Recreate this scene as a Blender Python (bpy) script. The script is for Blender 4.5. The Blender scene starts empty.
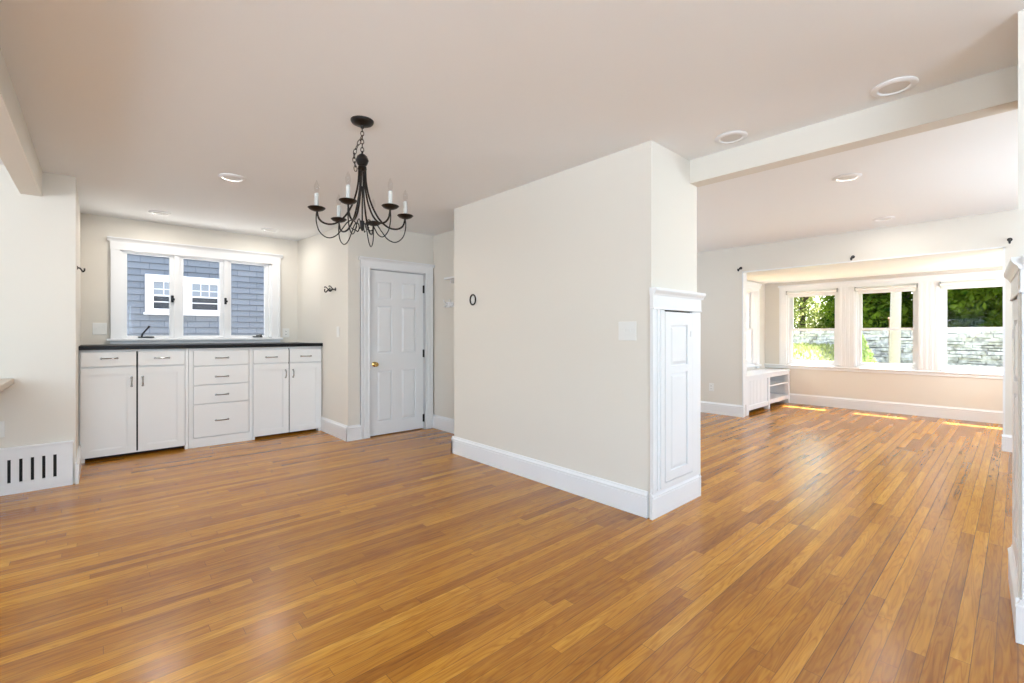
import bpy, bmesh, math, random
from mathutils import Vector, Matrix

random.seed(7)
sc = bpy.context.scene
C = sc.collection

# ------------------------------------------------------------------ camera
cd = bpy.data.cameras.new('camera')
cam = bpy.data.objects.new('camera', cd)
C.objects.link(cam)
cam.location = (0, 0, 1.2)
cam.rotation_euler = (math.radians(90), 0, math.radians(47.85))
cd.sensor_width = 36.0
cd.lens = 458.0 / 1024 * 36
cd.shift_y = -7.5 / 1024
cd.clip_start = 0.02
sc.camera = cam

# ------------------------------------------------------------------ sky
wd = bpy.data.worlds.new('sky')
sc.world = wd
wd.use_nodes = True
wn = wd.node_tree
wn.nodes.clear()
sky = wn.nodes.new('ShaderNodeTexSky')
sky.sky_type = 'NISHITA'
sky.sun_disc = False
sky.sun_elevation = math.radians(62)
sky.sun_rotation = 0.0
sky.air_density = 1.0
sky.dust_density = 2.0
bg = wn.nodes.new('ShaderNodeBackground')
bg.inputs['Strength'].default_value = 1.1
wo = wn.nodes.new('ShaderNodeOutputWorld')
haze = wn.nodes.new('ShaderNodeMixRGB')      # bright summer haze whitens the blue sky
haze.inputs[0].default_value = 0.6
haze.inputs[2].default_value = (1.25, 1.27, 1.30, 1)
wn.links.new(sky.outputs[0], haze.inputs[1])
wn.links.new(haze.outputs[0], bg.inputs[0])
wn.links.new(bg.outputs[0], wo.inputs[0])

# ------------------------------------------------------------------ sun and added fill lamps
sd = bpy.data.lights.new('sun', 'SUN')
sun = bpy.data.objects.new('sun', sd)
C.objects.link(sun)
sd.energy = 25.0
sd.angle = math.radians(0.55)
sd.color = (1.0, 0.97, 0.92)
sun.rotation_euler = (math.radians(-27.8), 0, 0)


def fill_lamp(name, loc, rot, sx, sy, power, col=(0.93, 0.96, 1.0)):
    """soft area lamp added at an unseen window to brighten the rooms"""
    l = bpy.data.lights.new(name, 'AREA')
    l.shape = 'RECTANGLE'
    l.size, l.size_y = sx, sy
    l.energy = power
    l.color = col
    o = bpy.data.objects.new(name, l)
    o.location = loc
    o.rotation_euler = rot
    C.objects.link(o)


PI = math.pi
UP = math.radians(55)   # upward tilt of the added fill lamps, to brighten the ceiling
# fill lamps at added, unseen windows in the wall behind the camera (y = -3.3), facing +y
COOL = (0.61, 0.81, 1.0)
POWER_BACK = {-3.9: 10, -1.5: 50, 0.9: 44}
for wx in (-3.9, -1.5, 0.9):
    fill_lamp('fill_back', (wx, -3.24, 1.45), (PI / 2 + UP * 1.2, 0, 0), 1.5, 1.4, POWER_BACK[wx], COOL)
# fill lamp at an added, unseen window in the side wall of the dining room (x = 2.7), facing -x
fill_lamp('fill_side', (2.64, -0.6, 1.45), (0, PI / 2 + UP * 0.7, 0), 1.4, 2.6, 110, COOL)
# fill lamp at an added, unseen window in the side wall of the living room (x = 1.7), facing -x
fill_lamp('fill_living', (1.64, 5.1, 1.45), (0, PI / 2 + UP * 0.3, 0), 1.4, 2.0, 36, COOL)
# second fill lamp, at an added, unseen window in the left wall of the living room (x = -4.6), facing +x
fill_lamp('fill_living', (-4.54, 4.6, 1.45), (0, -PI / 2 - UP * 0.3, 0.45), 1.4, 1.4, 22, COOL)
# fill lamp added at the unseen right hand window of the alcove, facing -x
fill_lamp('fill_alcove', (0.36, 8.0, 1.35), (0, PI / 2, 0), 1.1, 0.95, 17)

vs = sc.view_settings
vs.view_transform = 'Standard'
vs.look = 'None'
vs.exposure = 0.45
vs.gamma = 1.0
vs.use_curve_mapping = False

# ------------------------------------------------------------------ materials


def new_mat(name):
    m = bpy.data.materials.new(name)
    m.use_nodes = True
    nt = m.node_tree
    return m, nt, nt.nodes['Principled BSDF']


def simple(name, col, rough=0.5, metal=0.0, spec=0.5, bump=0.0, bscale=60.0, var=0.0):
    m, nt, b = new_mat(name)
    b.inputs['Base Color'].default_value = (*col, 1)
    b.inputs['Roughness'].default_value = rough
    b.inputs['Metallic'].default_value = metal
    b.inputs['Specular IOR Level'].default_value = spec
    g = nt.nodes.new('ShaderNodeNewGeometry')
    if bump or var:
        n = nt.nodes.new('ShaderNodeTexNoise')
        n.inputs['Scale'].default_value = bscale
        n.inputs['Detail'].default_value = 4
        nt.links.new(g.outputs['Position'], n.inputs['Vector'])
        if bump:
            bp = nt.nodes.new('ShaderNodeBump')
            bp.inputs['Strength'].default_value = bump
            bp.inputs['Distance'].default_value = 0.002
            nt.links.new(n.outputs['Fac'], bp.inputs['Height'])
            nt.links.new(bp.outputs[0], b.inputs['Normal'])
        if var:
            r = nt.nodes.new('ShaderNodeMixRGB')
            r.inputs[1].default_value = (*[c * (1 - var) for c in col], 1)
            r.inputs[2].default_value = (*[min(1, c * (1 + var)) for c in col], 1)
            nt.links.new(n.outputs['Fac'], r.inputs[0])
            nt.links.new(r.outputs[0], b.inputs['Base Color'])
    return m


M = {}
M['wall'] = simple('wall_paint', (0.75, 0.71, 0.642), 0.75, spec=0.25, bump=0.08, bscale=90)
M['ceil'] = simple('ceiling_paint', (0.87, 0.88, 0.885), 0.85, spec=0.2, bump=0.06, bscale=70)
M['trim'] = simple('trim_paint', (0.825, 0.83, 0.84), 0.38, spec=0.45, bump=0.03, bscale=40)
M['cab'] = simple('cabinet_paint', (0.87, 0.87, 0.865), 0.42, spec=0.45, bump=0.03, bscale=40)
M['dark'] = simple('gap_shade', (0.012, 0.012, 0.013), 0.8)  # near-black colour standing in for shade inside gaps, slots and openings
M['black'] = simple('black_countertop', (0.009, 0.010, 0.012), 0.45, spec=0.25, var=0.3, bscale=200)
M['bronze'] = simple('oil_rubbed_bronze', (0.011, 0.007, 0.005), 0.38, metal=0.2, spec=0.4, var=0.3, bscale=50)
M['blackmetal'] = simple('black_metal', (0.015, 0.015, 0.017), 0.4, metal=0.3)
M['chrome'] = simple('brushed_nickel', (0.42, 0.42, 0.42), 0.22, metal=1.0)
M['brass'] = simple('brass', (0.72, 0.48, 0.17), 0.22, metal=1.0)
M['sleeve'] = simple('candle_sleeve', (0.62, 0.61, 0.58), 0.5)
M['plate'] = simple('switch_plate', (0.80, 0.79, 0.76), 0.35)
M['granite'] = simple('tan_stone', (0.55, 0.44, 0.34), 0.3, var=0.25, bscale=120)
M['shade'] = simple('shade_cloth', (0.82, 0.81, 0.79), 0.8)
M['lens'] = simple('frosted_lens', (0.70, 0.69, 0.67), 0.5)
M['bark'] = simple('bark', (0.10, 0.07, 0.05), 0.9, bump=0.6, bscale=14, var=0.4)
M['polewood'] = simple('weathered_pole', (0.44, 0.41, 0.38), 0.85, bump=0.3, bscale=22, var=0.15)
M['postwood'] = simple('brown_post', (0.22, 0.12, 0.07), 0.85, bump=0.3, bscale=22, var=0.25)
M['siding'] = None
M['whitehouse'] = simple('white_exterior_trim', (0.62, 0.63, 0.64), 0.5)
M['roofing'] = simple('roof_felt', (0.16, 0.16, 0.17), 0.9, bump=0.3, bscale=40)


def mathn(nt, op, a, b=None, c=None):
    n = nt.nodes.new('ShaderNodeMath')
    n.operation = op
    for i, v in enumerate((a, b, c)):
        if v is None:
            continue
        if isinstance(v, (int, float)):
            n.inputs[i].default_value = v
        else:
            nt.links.new(v, n.inputs[i])
    return n.outputs[0]


def glass_mat(name, tint, gloss):
    m = bpy.data.materials.new(name)
    m.use_nodes = True
    nt = m.node_tree
    nt.nodes.clear()
    o = nt.nodes.new('ShaderNodeOutputMaterial')
    t = nt.nodes.new('ShaderNodeBsdfTransparent')
    t.inputs[0].default_value = (*tint, 1)
    g = nt.nodes.new('ShaderNodeBsdfGlossy')
    g.inputs['Roughness'].default_value = 0.02
    mx = nt.nodes.new('ShaderNodeMixShader')
    lw = nt.nodes.new('ShaderNodeLayerWeight')
    lw.inputs['Blend'].default_value = 0.5
    fac = mathn(nt, 'MULTIPLY_ADD', mathn(nt, 'POWER', lw.outputs['Facing'], 5.0), gloss, 0.025 * gloss)
    nt.links.new(fac, mx.inputs[0])
    nt.links.new(t.outputs[0], mx.inputs[1])
    nt.links.new(g.outputs[0], mx.inputs[2])
    nt.links.new(mx.outputs[0], o.inputs[0])
    return m


M['glass'] = glass_mat('window_glass', (0.97, 0.98, 0.98), 0.16)
M['bulb'] = glass_mat('bulb_glass', (0.96, 0.96, 0.96), 0.8)
M['darkglass'] = simple('neighbour_pane', (0.045, 0.052, 0.06), 0.12, spec=0.6)
M['paleblind'] = simple('neighbour_blind', (0.20, 0.23, 0.26), 0.5)


def floor_mat():
    m, nt, b = new_mat('oak_strip_floor')
    g = nt.nodes.new('ShaderNodeNewGeometry')
    sp = nt.nodes.new('ShaderNodeSeparateXYZ')
    nt.links.new(g.outputs['Position'], sp.inputs[0])
    x, y = sp.outputs[0], sp.outputs[1]
    W = 0.0575
    xr = mathn(nt, 'DIVIDE', x, W)
    row = mathn(nt, 'FLOOR', xr)
    fx = mathn(nt, 'FRACT', xr)
    wn1 = nt.nodes.new('ShaderNodeTexWhiteNoise')
    wn1.noise_dimensions = '1D'
    nt.links.new(row, wn1.inputs['W'])
    rnd = wn1.outputs['Value']
    rowb = mathn(nt, 'ADD', row, 371.3)
    wn2 = nt.nodes.new('ShaderNodeTexWhiteNoise')
    wn2.noise_dimensions = '1D'
    nt.links.new(rowb, wn2.inputs['W'])
    ln = mathn(nt, 'MULTIPLY_ADD', wn2.outputs['Value'], 1.1, 0.75)
    yy = mathn(nt, 'ADD', mathn(nt, 'DIVIDE', y, ln), mathn(nt, 'MULTIPLY', rnd, 17.0))
    cell = mathn(nt, 'FLOOR', yy)
    fy = mathn(nt, 'FRACT', yy)
    cid = nt.nodes.new('ShaderNodeCombineXYZ')
    nt.links.new(row, cid.inputs[0])
    nt.links.new(cell, cid.inputs[1])
    wn3 = nt.nodes.new('ShaderNodeTexWhiteNoise')
    wn3.noise_dimensions = '2D'
    nt.links.new(cid.outputs[0], wn3.inputs['Vector'])
    r3 = wn3.outputs['Value']
    # grain : stretched noise, shifted for every board
    gv = nt.nodes.new('ShaderNodeCombineXYZ')
    nt.links.new(mathn(nt, 'MULTIPLY_ADD', x, 55.0, mathn(nt, 'MULTIPLY', r3, 91.0)), gv.inputs[0])
    nt.links.new(mathn(nt, 'MULTIPLY', y, 2.6), gv.inputs[1])
    nt.links.new(mathn(nt, 'MULTIPLY', r3, 37.0), gv.inputs[2])
    n1 = nt.nodes.new('ShaderNodeTexNoise')
    n1.inputs['Scale'].default_value = 1.0
    n1.inputs['Detail'].default_value = 6
    n1.inputs['Roughness'].default_value = 0.65
    nt.links.new(gv.outputs[0], n1.inputs['Vector'])
    # cathedral rings
    gv2 = nt.nodes.new('ShaderNodeCombineXYZ')
    nt.links.new(mathn(nt, 'MULTIPLY_ADD', x, 16.0, mathn(nt, 'MULTIPLY', r3, 53.0)), gv2.inputs[0])
    nt.links.new(mathn(nt, 'MULTIPLY', y, 1.3), gv2.inputs[1])
    nt.links.new(mathn(nt, 'MULTIPLY', r3, 71.0), gv2.inputs[2])
    n2 = nt.nodes.new('ShaderNodeTexNoise')
    n2.inputs['Scale'].default_value = 1.0
    n2.inputs['Detail'].default_value = 2
    nt.links.new(gv2.outputs[0], n2.inputs['Vector'])
    ring = mathn(nt, 'SINE', mathn(nt, 'MULTIPLY', n2.outputs['Fac'], 85.0))
    ring = mathn(nt, 'POWER', mathn(nt, 'MULTIPLY_ADD', ring, 0.5, 0.5), 3.0)
    # board tone
    cr = nt.nodes.new('ShaderNodeValToRGB')
    e = cr.color_ramp.elements
    e[0].position, e[0].color = 0.0, FLOOR_RAMP[0]
    e[1].position, e[1].color = 1.0, FLOOR_RAMP[3]
    for p, c in ((0.3, FLOOR_RAMP[1]), (0.72, FLOOR_RAMP[2])):
        k = cr.color_ramp.elements.new(p)
        k.color = c
    tone = mathn(nt, 'ADD', mathn(nt, 'MULTIPLY_ADD', r3, 0.56, 0.10),
                 mathn(nt, 'MULTIPLY', mathn(nt, 'SUBTRACT', n1.outputs['Fac'], 0.38), 1.0))
    nt.links.new(tone, cr.inputs[0])
    mr = nt.nodes.new('ShaderNodeMixRGB')
    mr.blend_type = 'MULTIPLY'
    nt.links.new(mathn(nt, 'MULTIPLY', ring, 0.5), mr.inputs[0])
    nt.links.new(cr.outputs[0], mr.inputs[1])
    mr.inputs[2].default_value = (0.62, 0.47, 0.33, 1)
    # seams
    ex = mathn(nt, 'MINIMUM', fx, mathn(nt, 'SUBTRACT', 1.0, fx))
    sx = mathn(nt, 'LESS_THAN', ex, 0.021)
    ey = mathn(nt, 'MULTIPLY', mathn(nt, 'MINIMUM', fy, mathn(nt, 'SUBTRACT', 1.0, fy)), ln)
    sy = mathn(nt, 'LESS_THAN', ey, 0.0011)
    # long seams open up by different amounts
    wide = mathn(nt, 'MULTIPLY_ADD', mathn(nt, 'GREATER_THAN', wn2.outputs['Value'], 0.78), 0.35, 0.58)
    seam = mathn(nt, 'MAXIMUM', mathn(nt, 'MULTIPLY', sx, wide), mathn(nt, 'MULTIPLY', sy, 0.65))
    ms = nt.nodes.new('ShaderNodeMixRGB')
    nt.links.new(seam, ms.inputs[0])
    nt.links.new(mr.outputs[0], ms.inputs[1])
    ms.inputs[2].default_value = (0.07, 0.03, 0.012, 1)
    nt.links.new(ms.outputs[0], b.inputs['Base Color'])
    rg = mathn(nt, 'MULTIPLY_ADD', r3, 0.05, 0.22)
    nt.links.new(rg, b.inputs['Roughness'])
    b.inputs['Specular IOR Level'].default_value = 0.27
    b.inputs['Coat Weight'].default_value = 0.3
    b.inputs['Coat Roughness'].default_value = 0.24
    hgt = mathn(nt, 'SUBTRACT', 1.0, seam)
    bp = nt.nodes.new('ShaderNodeBump')
    bp.inputs['Strength'].default_value = 0.03
    bp.inputs['Distance'].default_value = 0.002
    nt.links.new(hgt, bp.inputs['Height'])
    nt.links.new(bp.outputs[0], b.inputs['Coat Normal'])
    return m


FLOOR_RAMP = [(0.19, 0.057, 0.006, 1), (0.37, 0.137, 0.011, 1), (0.54, 0.230, 0.020, 1), (0.70, 0.37, 0.050, 1)]
M['floor'] = floor_mat()


def siding_mat():
    m, nt, b = new_mat('blue_grey_shingle')
    g = nt.nodes.new('ShaderNodeNewGeometry')
    mp = nt.nodes.new('ShaderNodeSeparateXYZ')
    nt.links.new(g.outputs['Position'], mp.inputs[0])
    cb = nt.nodes.new('ShaderNodeCombineXYZ')
    nt.links.new(mp.outputs[1], cb.inputs[0])
    nt.links.new(mp.outputs[2], cb.inputs[1])
    br = nt.nodes.new('ShaderNodeTexBrick')
    br.inputs['Scale'].default_value = 1.0
    br.inputs['Brick Width'].default_value = 0.33
    br.inputs['Row Height'].default_value = 0.11
    br.inputs['Mortar Size'].default_value = 0.0045
    br.inputs['Color1'].default_value = (0.135, 0.155, 0.180, 1)
    br.inputs['Color2'].default_value = (0.165, 0.185, 0.210, 1)
    br.inputs['Mortar'].default_value = (0.08, 0.09, 0.11, 1)
    br.offset = 0.37
    nt.links.new(cb.outputs[0], br.inputs['Vector'])
    nt.links.new(br.outputs[0], b.inputs['Base Color'])
    b.inputs['Roughness'].default_value = 0.85
    return m


M['siding'] = siding_mat()


def stone_mat():
    m, nt, b = new_mat('field_stone')
    g = nt.nodes.new('ShaderNodeNewGeometry')
    v = nt.nodes.new('ShaderNodeTexVoronoi')
    v.inputs['Scale'].default_value = 3.5
    nt.links.new(g.outputs['Position'], v.inputs['Vector'])
    n = nt.nodes.new('ShaderNodeTexNoise')
    n.inputs['Scale'].default_value = 9
    n.inputs['Detail'].default_value = 6
    nt.links.new(g.outputs['Position'], n.inputs['Vector'])
    cr = nt.nodes.new('ShaderNodeValToRGB')
    cr.color_ramp.elements[0].position = 0.3
    cr.color_ramp.elements[0].color = (0.36, 0.35, 0.34, 1)
    cr.color_ramp.elements[1].position = 0.62
    cr.color_ramp.elements[1].color = (0.80, 0.78, 0.76, 1)
    nt.links.new(n.outputs['Fac'], cr.inputs[0])
    mx = nt.nodes.new('ShaderNodeMixRGB')
    mx.blend_type = 'SOFT_LIGHT'
    mx.inputs[0].default_value = 0.5
    nt.links.new(cr.outputs[0], mx.inputs[1])
    bwn = nt.nodes.new('ShaderNodeRGBToBW')
    nt.links.new(v.outputs['Color'], bwn.inputs[0])
    nt.links.new(bwn.outputs[0], mx.inputs[2])
    nt.links.new(mx.outputs[0], b.inputs['Base Color'])
    b.inputs['Roughness'].default_value = 0.9
    return m


M['stone'] = stone_mat()


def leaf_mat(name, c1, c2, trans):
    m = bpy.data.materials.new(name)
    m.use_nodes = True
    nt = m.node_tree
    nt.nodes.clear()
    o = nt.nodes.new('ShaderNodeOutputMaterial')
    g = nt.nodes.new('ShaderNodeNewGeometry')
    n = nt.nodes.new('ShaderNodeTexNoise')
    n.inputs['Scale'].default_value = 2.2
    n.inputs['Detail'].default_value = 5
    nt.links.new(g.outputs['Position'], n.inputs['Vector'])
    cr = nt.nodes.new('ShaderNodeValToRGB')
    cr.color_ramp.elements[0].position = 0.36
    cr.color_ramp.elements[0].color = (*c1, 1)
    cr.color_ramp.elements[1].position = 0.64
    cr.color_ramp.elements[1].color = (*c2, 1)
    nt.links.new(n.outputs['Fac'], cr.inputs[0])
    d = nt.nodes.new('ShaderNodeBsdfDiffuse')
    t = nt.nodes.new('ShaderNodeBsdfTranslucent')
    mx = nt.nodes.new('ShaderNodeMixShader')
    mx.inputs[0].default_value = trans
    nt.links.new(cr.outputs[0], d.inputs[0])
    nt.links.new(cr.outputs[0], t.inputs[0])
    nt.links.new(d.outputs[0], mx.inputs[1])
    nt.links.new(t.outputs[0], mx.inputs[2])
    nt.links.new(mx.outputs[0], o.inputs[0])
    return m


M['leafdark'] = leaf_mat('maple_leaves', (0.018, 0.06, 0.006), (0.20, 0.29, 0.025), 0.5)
M['leaflight'] = leaf_mat('sunlit_leaves', (0.16, 0.24, 0.045), (0.62, 0.62, 0.24), 0.5)  # sunlight on the foliage put into a paler leaf colour
M['leafshrub'] = leaf_mat('shrub_leaves', (0.35, 0.48, 0.16), (0.60, 0.68, 0.36), 0.35)
M['lawn'] = simple('lawn_ground', (0.24, 0.26, 0.11), 0.95, bump=0.5, bscale=30, var=0.35)
M['grass'] = leaf_mat('grass_blades', (0.28, 0.32, 0.11), (0.46, 0.49, 0.24), 0.30)
M['drive'] = simple('gravel_drive', (0.45, 0.44, 0.43), 0.95, bump=0.4, bscale=60, var=0.25)

# ------------------------------------------------------------------ mesh helpers


class MB:
    def __init__(self):
        self.bm = bmesh.new()

    def box(self, x0, x1, y0, y1, z0, z1, bev=0.0):
        x0, x1 = min(x0, x1), max(x0, x1)
        y0, y1 = min(y0, y1), max(y0, y1)
        z0, z1 = min(z0, z1), max(z0, z1)
        v = [self.bm.verts.new(p) for p in
             [(x0, y0, z0), (x1, y0, z0), (x1, y1, z0), (x0, y1, z0), (x0, y0, z1), (x1, y0, z1), (x1, y1, z1), (x0, y1, z1)]]
        fs = [self.bm.faces.new([v[i] for i in q]) for q in
              [(0, 3, 2, 1), (4, 5, 6, 7), (0, 1, 5, 4), (1, 2, 6, 5), (2, 3, 7, 6), (3, 0, 4, 7)]]
        if bev:
            es = set(e for f in fs for e in f.edges)
            bmesh.ops.bevel(self.bm, geom=list(es), offset=bev, segments=2, affect='EDGES', profile=0.5)
        return self

    def lathe(self, prof, c, axis='z', seg=24):
        """profile of (radius, height) turned about an axis through c"""
        ax = {'x': Matrix.Rotation(PI / 2, 3, 'Y'), 'y': Matrix.Rotation(-PI / 2, 3, 'X'), 'z': Matrix.Identity(3),
              '-z': Matrix.Rotation(PI, 3, 'X'), '-x': Matrix.Rotation(-PI / 2, 3, 'Y'), '-y': Matrix.Rotation(PI / 2, 3, 'X')}[axis]
        rings = []
        for r, h in prof:
            if r < 1e-6:
                rings.append([self.bm.verts.new(Vector(c) + ax @ Vector((0, 0, h)))])
            else:
                rings.append([self.bm.verts.new(Vector(c) + ax @ Vector((r * math.cos(2 * PI * k / seg), r * math.sin(2 * PI * k / seg), h)))
                              for k in range(seg)])
        for a, b in zip(rings, rings[1:]):
            for k in range(seg):
                k2 = (k + 1) % seg
                if len(a) == 1 and len(b) == 1:
                    continue
                if len(a) == 1:
                    self.bm.faces.new([a[0], b[k], b[k2]])
                elif len(b) == 1:
                    self.bm.faces.new([a[k2], a[k], b[0]])
                else:
                    self.bm.faces.new([a[k], b[k], b[k2], a[k2]])
        for ring, flip in ((rings[0], False), (rings[-1], True)):
            if len(ring) > 2:
                try:
                    self.bm.faces.new(ring if flip else ring[::-1])
                except ValueError:
                    pass
        return self

    def tube(self, pts, r, seg=10, closed=False):
        pts = [Vector(p) for p in pts]
        n = len(pts)
        rad = r if isinstance(r, (list, tuple)) else [r] * n
        rings = []
        up = None
        for i, p in enumerate(pts):
            if closed:
                t = pts[(i + 1) % n] - pts[i - 1]
            else:
                t = pts[min(i + 1, n - 1)] - pts[max(i - 1, 0)]
            t.normalize()
            if up is None:
                up = Vector((0, 0, 1)) if abs(t.z) < 0.9 else Vector((1, 0, 0))
            s = t.cross(up)
            if s.length < 1e-4:
                s = t.cross(Vector((0, 1, 0.3)))
            s.normalize()
            up = s.cross(t).normalized()
            rings.append([self.bm.verts.new(p + rad[i] * (math.cos(2 * PI * k / seg) * s + math.sin(2 * PI * k / seg) * up)) for k in range(seg)])
        prs = list(zip(rings, rings[1:]))
        if closed:
            prs.append((rings[-1], rings[0]))
        for a, b in prs:
            for k in range(seg):
                k2 = (k + 1) % seg
                self.bm.faces.new([a[k], a[k2], b[k2], b[k]])
        if not closed:
            self.bm.faces.new(rings[0][::-1])
            self.bm.faces.new(rings[-1])
        return self

    def profile(self, p0, p1, nrm, prof):
        """extrude a closed profile of (out, z) from p0 to p1; out is measured along nrm"""
        n = Vector((nrm[0], nrm[1], 0))
        a = [self.bm.verts.new(Vector((p0[0], p0[1], 0)) + n * o + Vector((0, 0, z))) for o, z in prof]
        b = [self.bm.verts.new(Vector((p1[0], p1[1], 0)) + n * o + Vector((0, 0, z))) for o, z in prof]
        k = len(prof)
        for i in range(k):
            j = (i + 1) % k
            self.bm.faces.new([a[i], a[j], b[j], b[i]])
        self.bm.faces.new(a[::-1])
        self.bm.faces.new(b)
        return self

    def quad(self, pts):
        self.bm.faces.new([self.bm.verts.new(p) for p in pts])
        return self

    def build(self, name, mat, parent=None, smooth=False, recalc=True):
        off = Vector((0, 0, 0))
        p = parent
        while p is not None:
            off += Vector(p.location)
            p = p.parent
        for v in self.bm.verts:
            v.co -= off
        if recalc:
            bmesh.ops.recalc_face_normals(self.bm, faces=self.bm.faces[:])
        me = bpy.data.meshes.new(name)
        self.bm.to_mesh(me)
        self.bm.free()
        me.materials.append(mat)
        if smooth:
            for f in me.polygons:
                f.use_smooth = True
            try:
                me.set_sharp_from_angle(angle=math.radians(40))
            except Exception:
                pass
        o = bpy.data.objects.new(name, me)
        C.objects.link(o)
        if parent is not None:
            o.parent = parent
        return o


def tag(o, label=None, cat=None, group=None, kind=None):
    if label:
        o['label'] = label
    if cat:
        o['category'] = cat
    if group:
        o['group'] = group
    if kind:
        o['kind'] = kind
    return o


def empty(name, loc, label, cat, group=None, kind=None):
    o = bpy.data.objects.new(name, None)
    o.empty_display_size = 0.05
    o.location = loc
    C.objects.link(o)
    return tag(o, label, cat, group, kind)


def copy_tree(o, loc=None):
    r = o.copy()
    C.objects.link(r)
    if loc is not None:
        r.location = loc
    for ch in list(o.children):
        c = ch.copy()
        C.objects.link(c)
        c.parent = r
        for g in list(ch.children):
            d = g.copy()
            C.objects.link(d)
            d.parent = c
    return r


def lab(o, t):
    o['label'] = t
    return o


H = 2.46          # ceiling height
T = 0.14          # wall thickness


def structure(name, mb, mat, label, cat):
    o = mb.build(name, mat)
    return tag(o, label, cat, kind='structure')


# ------------------------------------------------------------------ floor and ceilings
structure('floor', MB().box(-6.7, 2.84, -3.44, 9.1, -0.12, 0.0), M['floor'],
          'glossy honey oak strip floor running through all the rooms', 'floor')
structure('ceiling', MB().box(-6.7, 2.84, -3.44, 7.02, H, H + 0.14), M['ceil'],
          'smooth off-white ceiling above the dining and living rooms', 'ceiling')
structure('ceiling_alcove', MB().box(-3.21, 0.49, 7.02, 9.1, 2.10, 2.24), M['ceil'],
          'low white ceiling of the sunny window alcove', 'ceiling')
structure('roof', MB().box(-3.5, 0.8, 7.02, 9.60, 2.26, 2.36), M['roofing'],
          'dark flat roof with an eave over the alcove windows', 'roof')

# ------------------------------------------------------------------ walls


def wall_x(name, x0, x1, y0, y1, z1, opens, label, z0=0.0):
    """a wall whose faces look along x; opens = [(y0,y1,z0,z1)]"""
    mb = MB()
    ys = y0
    for a, b, c, d in sorted(opens):
        mb.box(x0, x1, ys, a, z0, z1)
        if c > z0:
            mb.box(x0, x1, a, b, z0, c)
        if d < z1:
            mb.box(x0, x1, a, b, d, z1)
        ys = b
    mb.box(x0, x1, ys, y1, z0, z1)
    return structure(name, mb, M['wall'], label, 'wall')


def wall_y(name, y0, y1, x0, x1, z1, opens, label, z0=0.0, mat=None):
    mb = MB()
    xs = x0
    for a, b, c, d in sorted(opens):
        mb.box(xs, a, y0, y1, z0, z1)
        if c > z0:
            mb.box(a, b, y0, y1, z0, c)
        if d < z1:
            mb.box(a, b, y0, y1, d, z1)
        xs = b
    mb.box(xs, x1, y0, y1, z0, z1)
    return structure(name, mb, mat or M['wall'], label, 'wall')


# niche behind the cabinets
wall_x('wall_niche', -6.69, -6.55, -0.25, 2.22, H, [(0.18, 1.69, 1.15, 2.115)],
       'cream wall above the cabinets around the triple casement window')
mb = MB()
vv = [mb.bm.verts.new(p) for zz in (0, H) for p in [(-6.60, 2.005, zz), (-5.88, 2.077, zz), (-5.04, 2.083, zz), (-5.04, 2.22, zz), (-6.60, 2.22, zz)]]
for q in [(0, 4, 3, 2, 1), (5, 6, 7, 8, 9)] + [(i, (i + 1) % 5, (i + 1) % 5 + 5, i + 5) for i in range(5)]:
    mb.bm.faces.new([vv[i] for i in q])
structure('wall_niche_side', mb, M['wall'], 'short cream wall between the cabinets and the panelled door', 'wall')
# stub wall in front of the niche
wall_x('wall_stub', -5.20, -5.08, -0.25, -0.13, H, [], 'end of the cream wall left of the cabinets')
wall_y('wall_niche_left', -0.25, -0.13, -6.55, -5.20, H, [], 'cream wall at the left end of the cabinets')
wall_x('wall_kitchen', -5.20, -5.08, -3.30, -0.25, H, [], 'cream wall at far left above the floor grille')
# wall with the panelled door
wall_x('wall_door', -5.18, -5.04, 2.22, 3.34, H, [(2.335, 3.067, 0.0, 1.965)], 'cream wall holding the white six-panel door')
wall_y('wall_hall', 3.20, 3.34, -5.04, -3.82, H, [], 'shadowed cream wall in the recess right of the panelled door')
# the free-standing block
wall_y('wall_block', 2.67, 3.30, -3.82, -1.60, H, [], 'thick cream wall block in the middle of the room')
# right-hand jamb of the wide opening and the walls that close the rooms
wall_y('wall_right', 2.67, 3.30, 0.0, 2.70, H, [], 'cream wall end at the right edge beside the wide opening')
wall_x('wall_side', 2.70, 2.84, -3.30, 2.67, H, [(-2.0, 0.8, 0.75, 2.15)], 'cream side wall behind the camera')
wall_y('wall_back', -3.44, -3.30, -5.20, 2.84, H, [(-4.7, -3.1, 0.75, 2.15), (-2.3, -0.7, 0.75, 2.15), (0.1, 1.7, 0.75, 2.15)],
       'cream back wall behind the camera')
# living room
wall_y('wall_front', 6.90, 7.02, -4.60, 1.70, H, [(-2.67, -0.09, 0.0, 2.095)], 'beige wall with the wide opening to the window alcove')
wall_x('wall_living_left', -4.74, -4.60, 3.34, 7.02, H, [(3.85, 5.35, 0.75, 2.15)], 'left wall of the living room')
wall_x('wall_living_right', 1.70, 1.84, 3.30, 7.02, H, [(4.0, 6.2, 0.75, 2.15)], 'right wall of the living room')
# alcove
ZS, ZT = 0.665, 1.945
WINX = [(-2.715, -1.96), (-1.74, -0.98), (-0.755, 0.0)]
wall_y('wall_window', 8.95, 9.09, -3.21, 0.49, 2.12, [(a, b, ZS, ZT) for a, b in WINX], 'cream alcove wall below the row of three sash windows')
wall_x('wall_alcove_left', -3.21, -3.07, 7.02, 8.95, 2.12, [(7.55, 8.50, ZS, ZT)], 'white alcove side wall with a tall window beside the window seat')
wall_x('wall_alcove_right', 0.35, 0.49, 7.02, 8.95, 2.12, [(7.50, 8.50, ZS, ZT)], 'right side wall of the window alcove')

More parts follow.
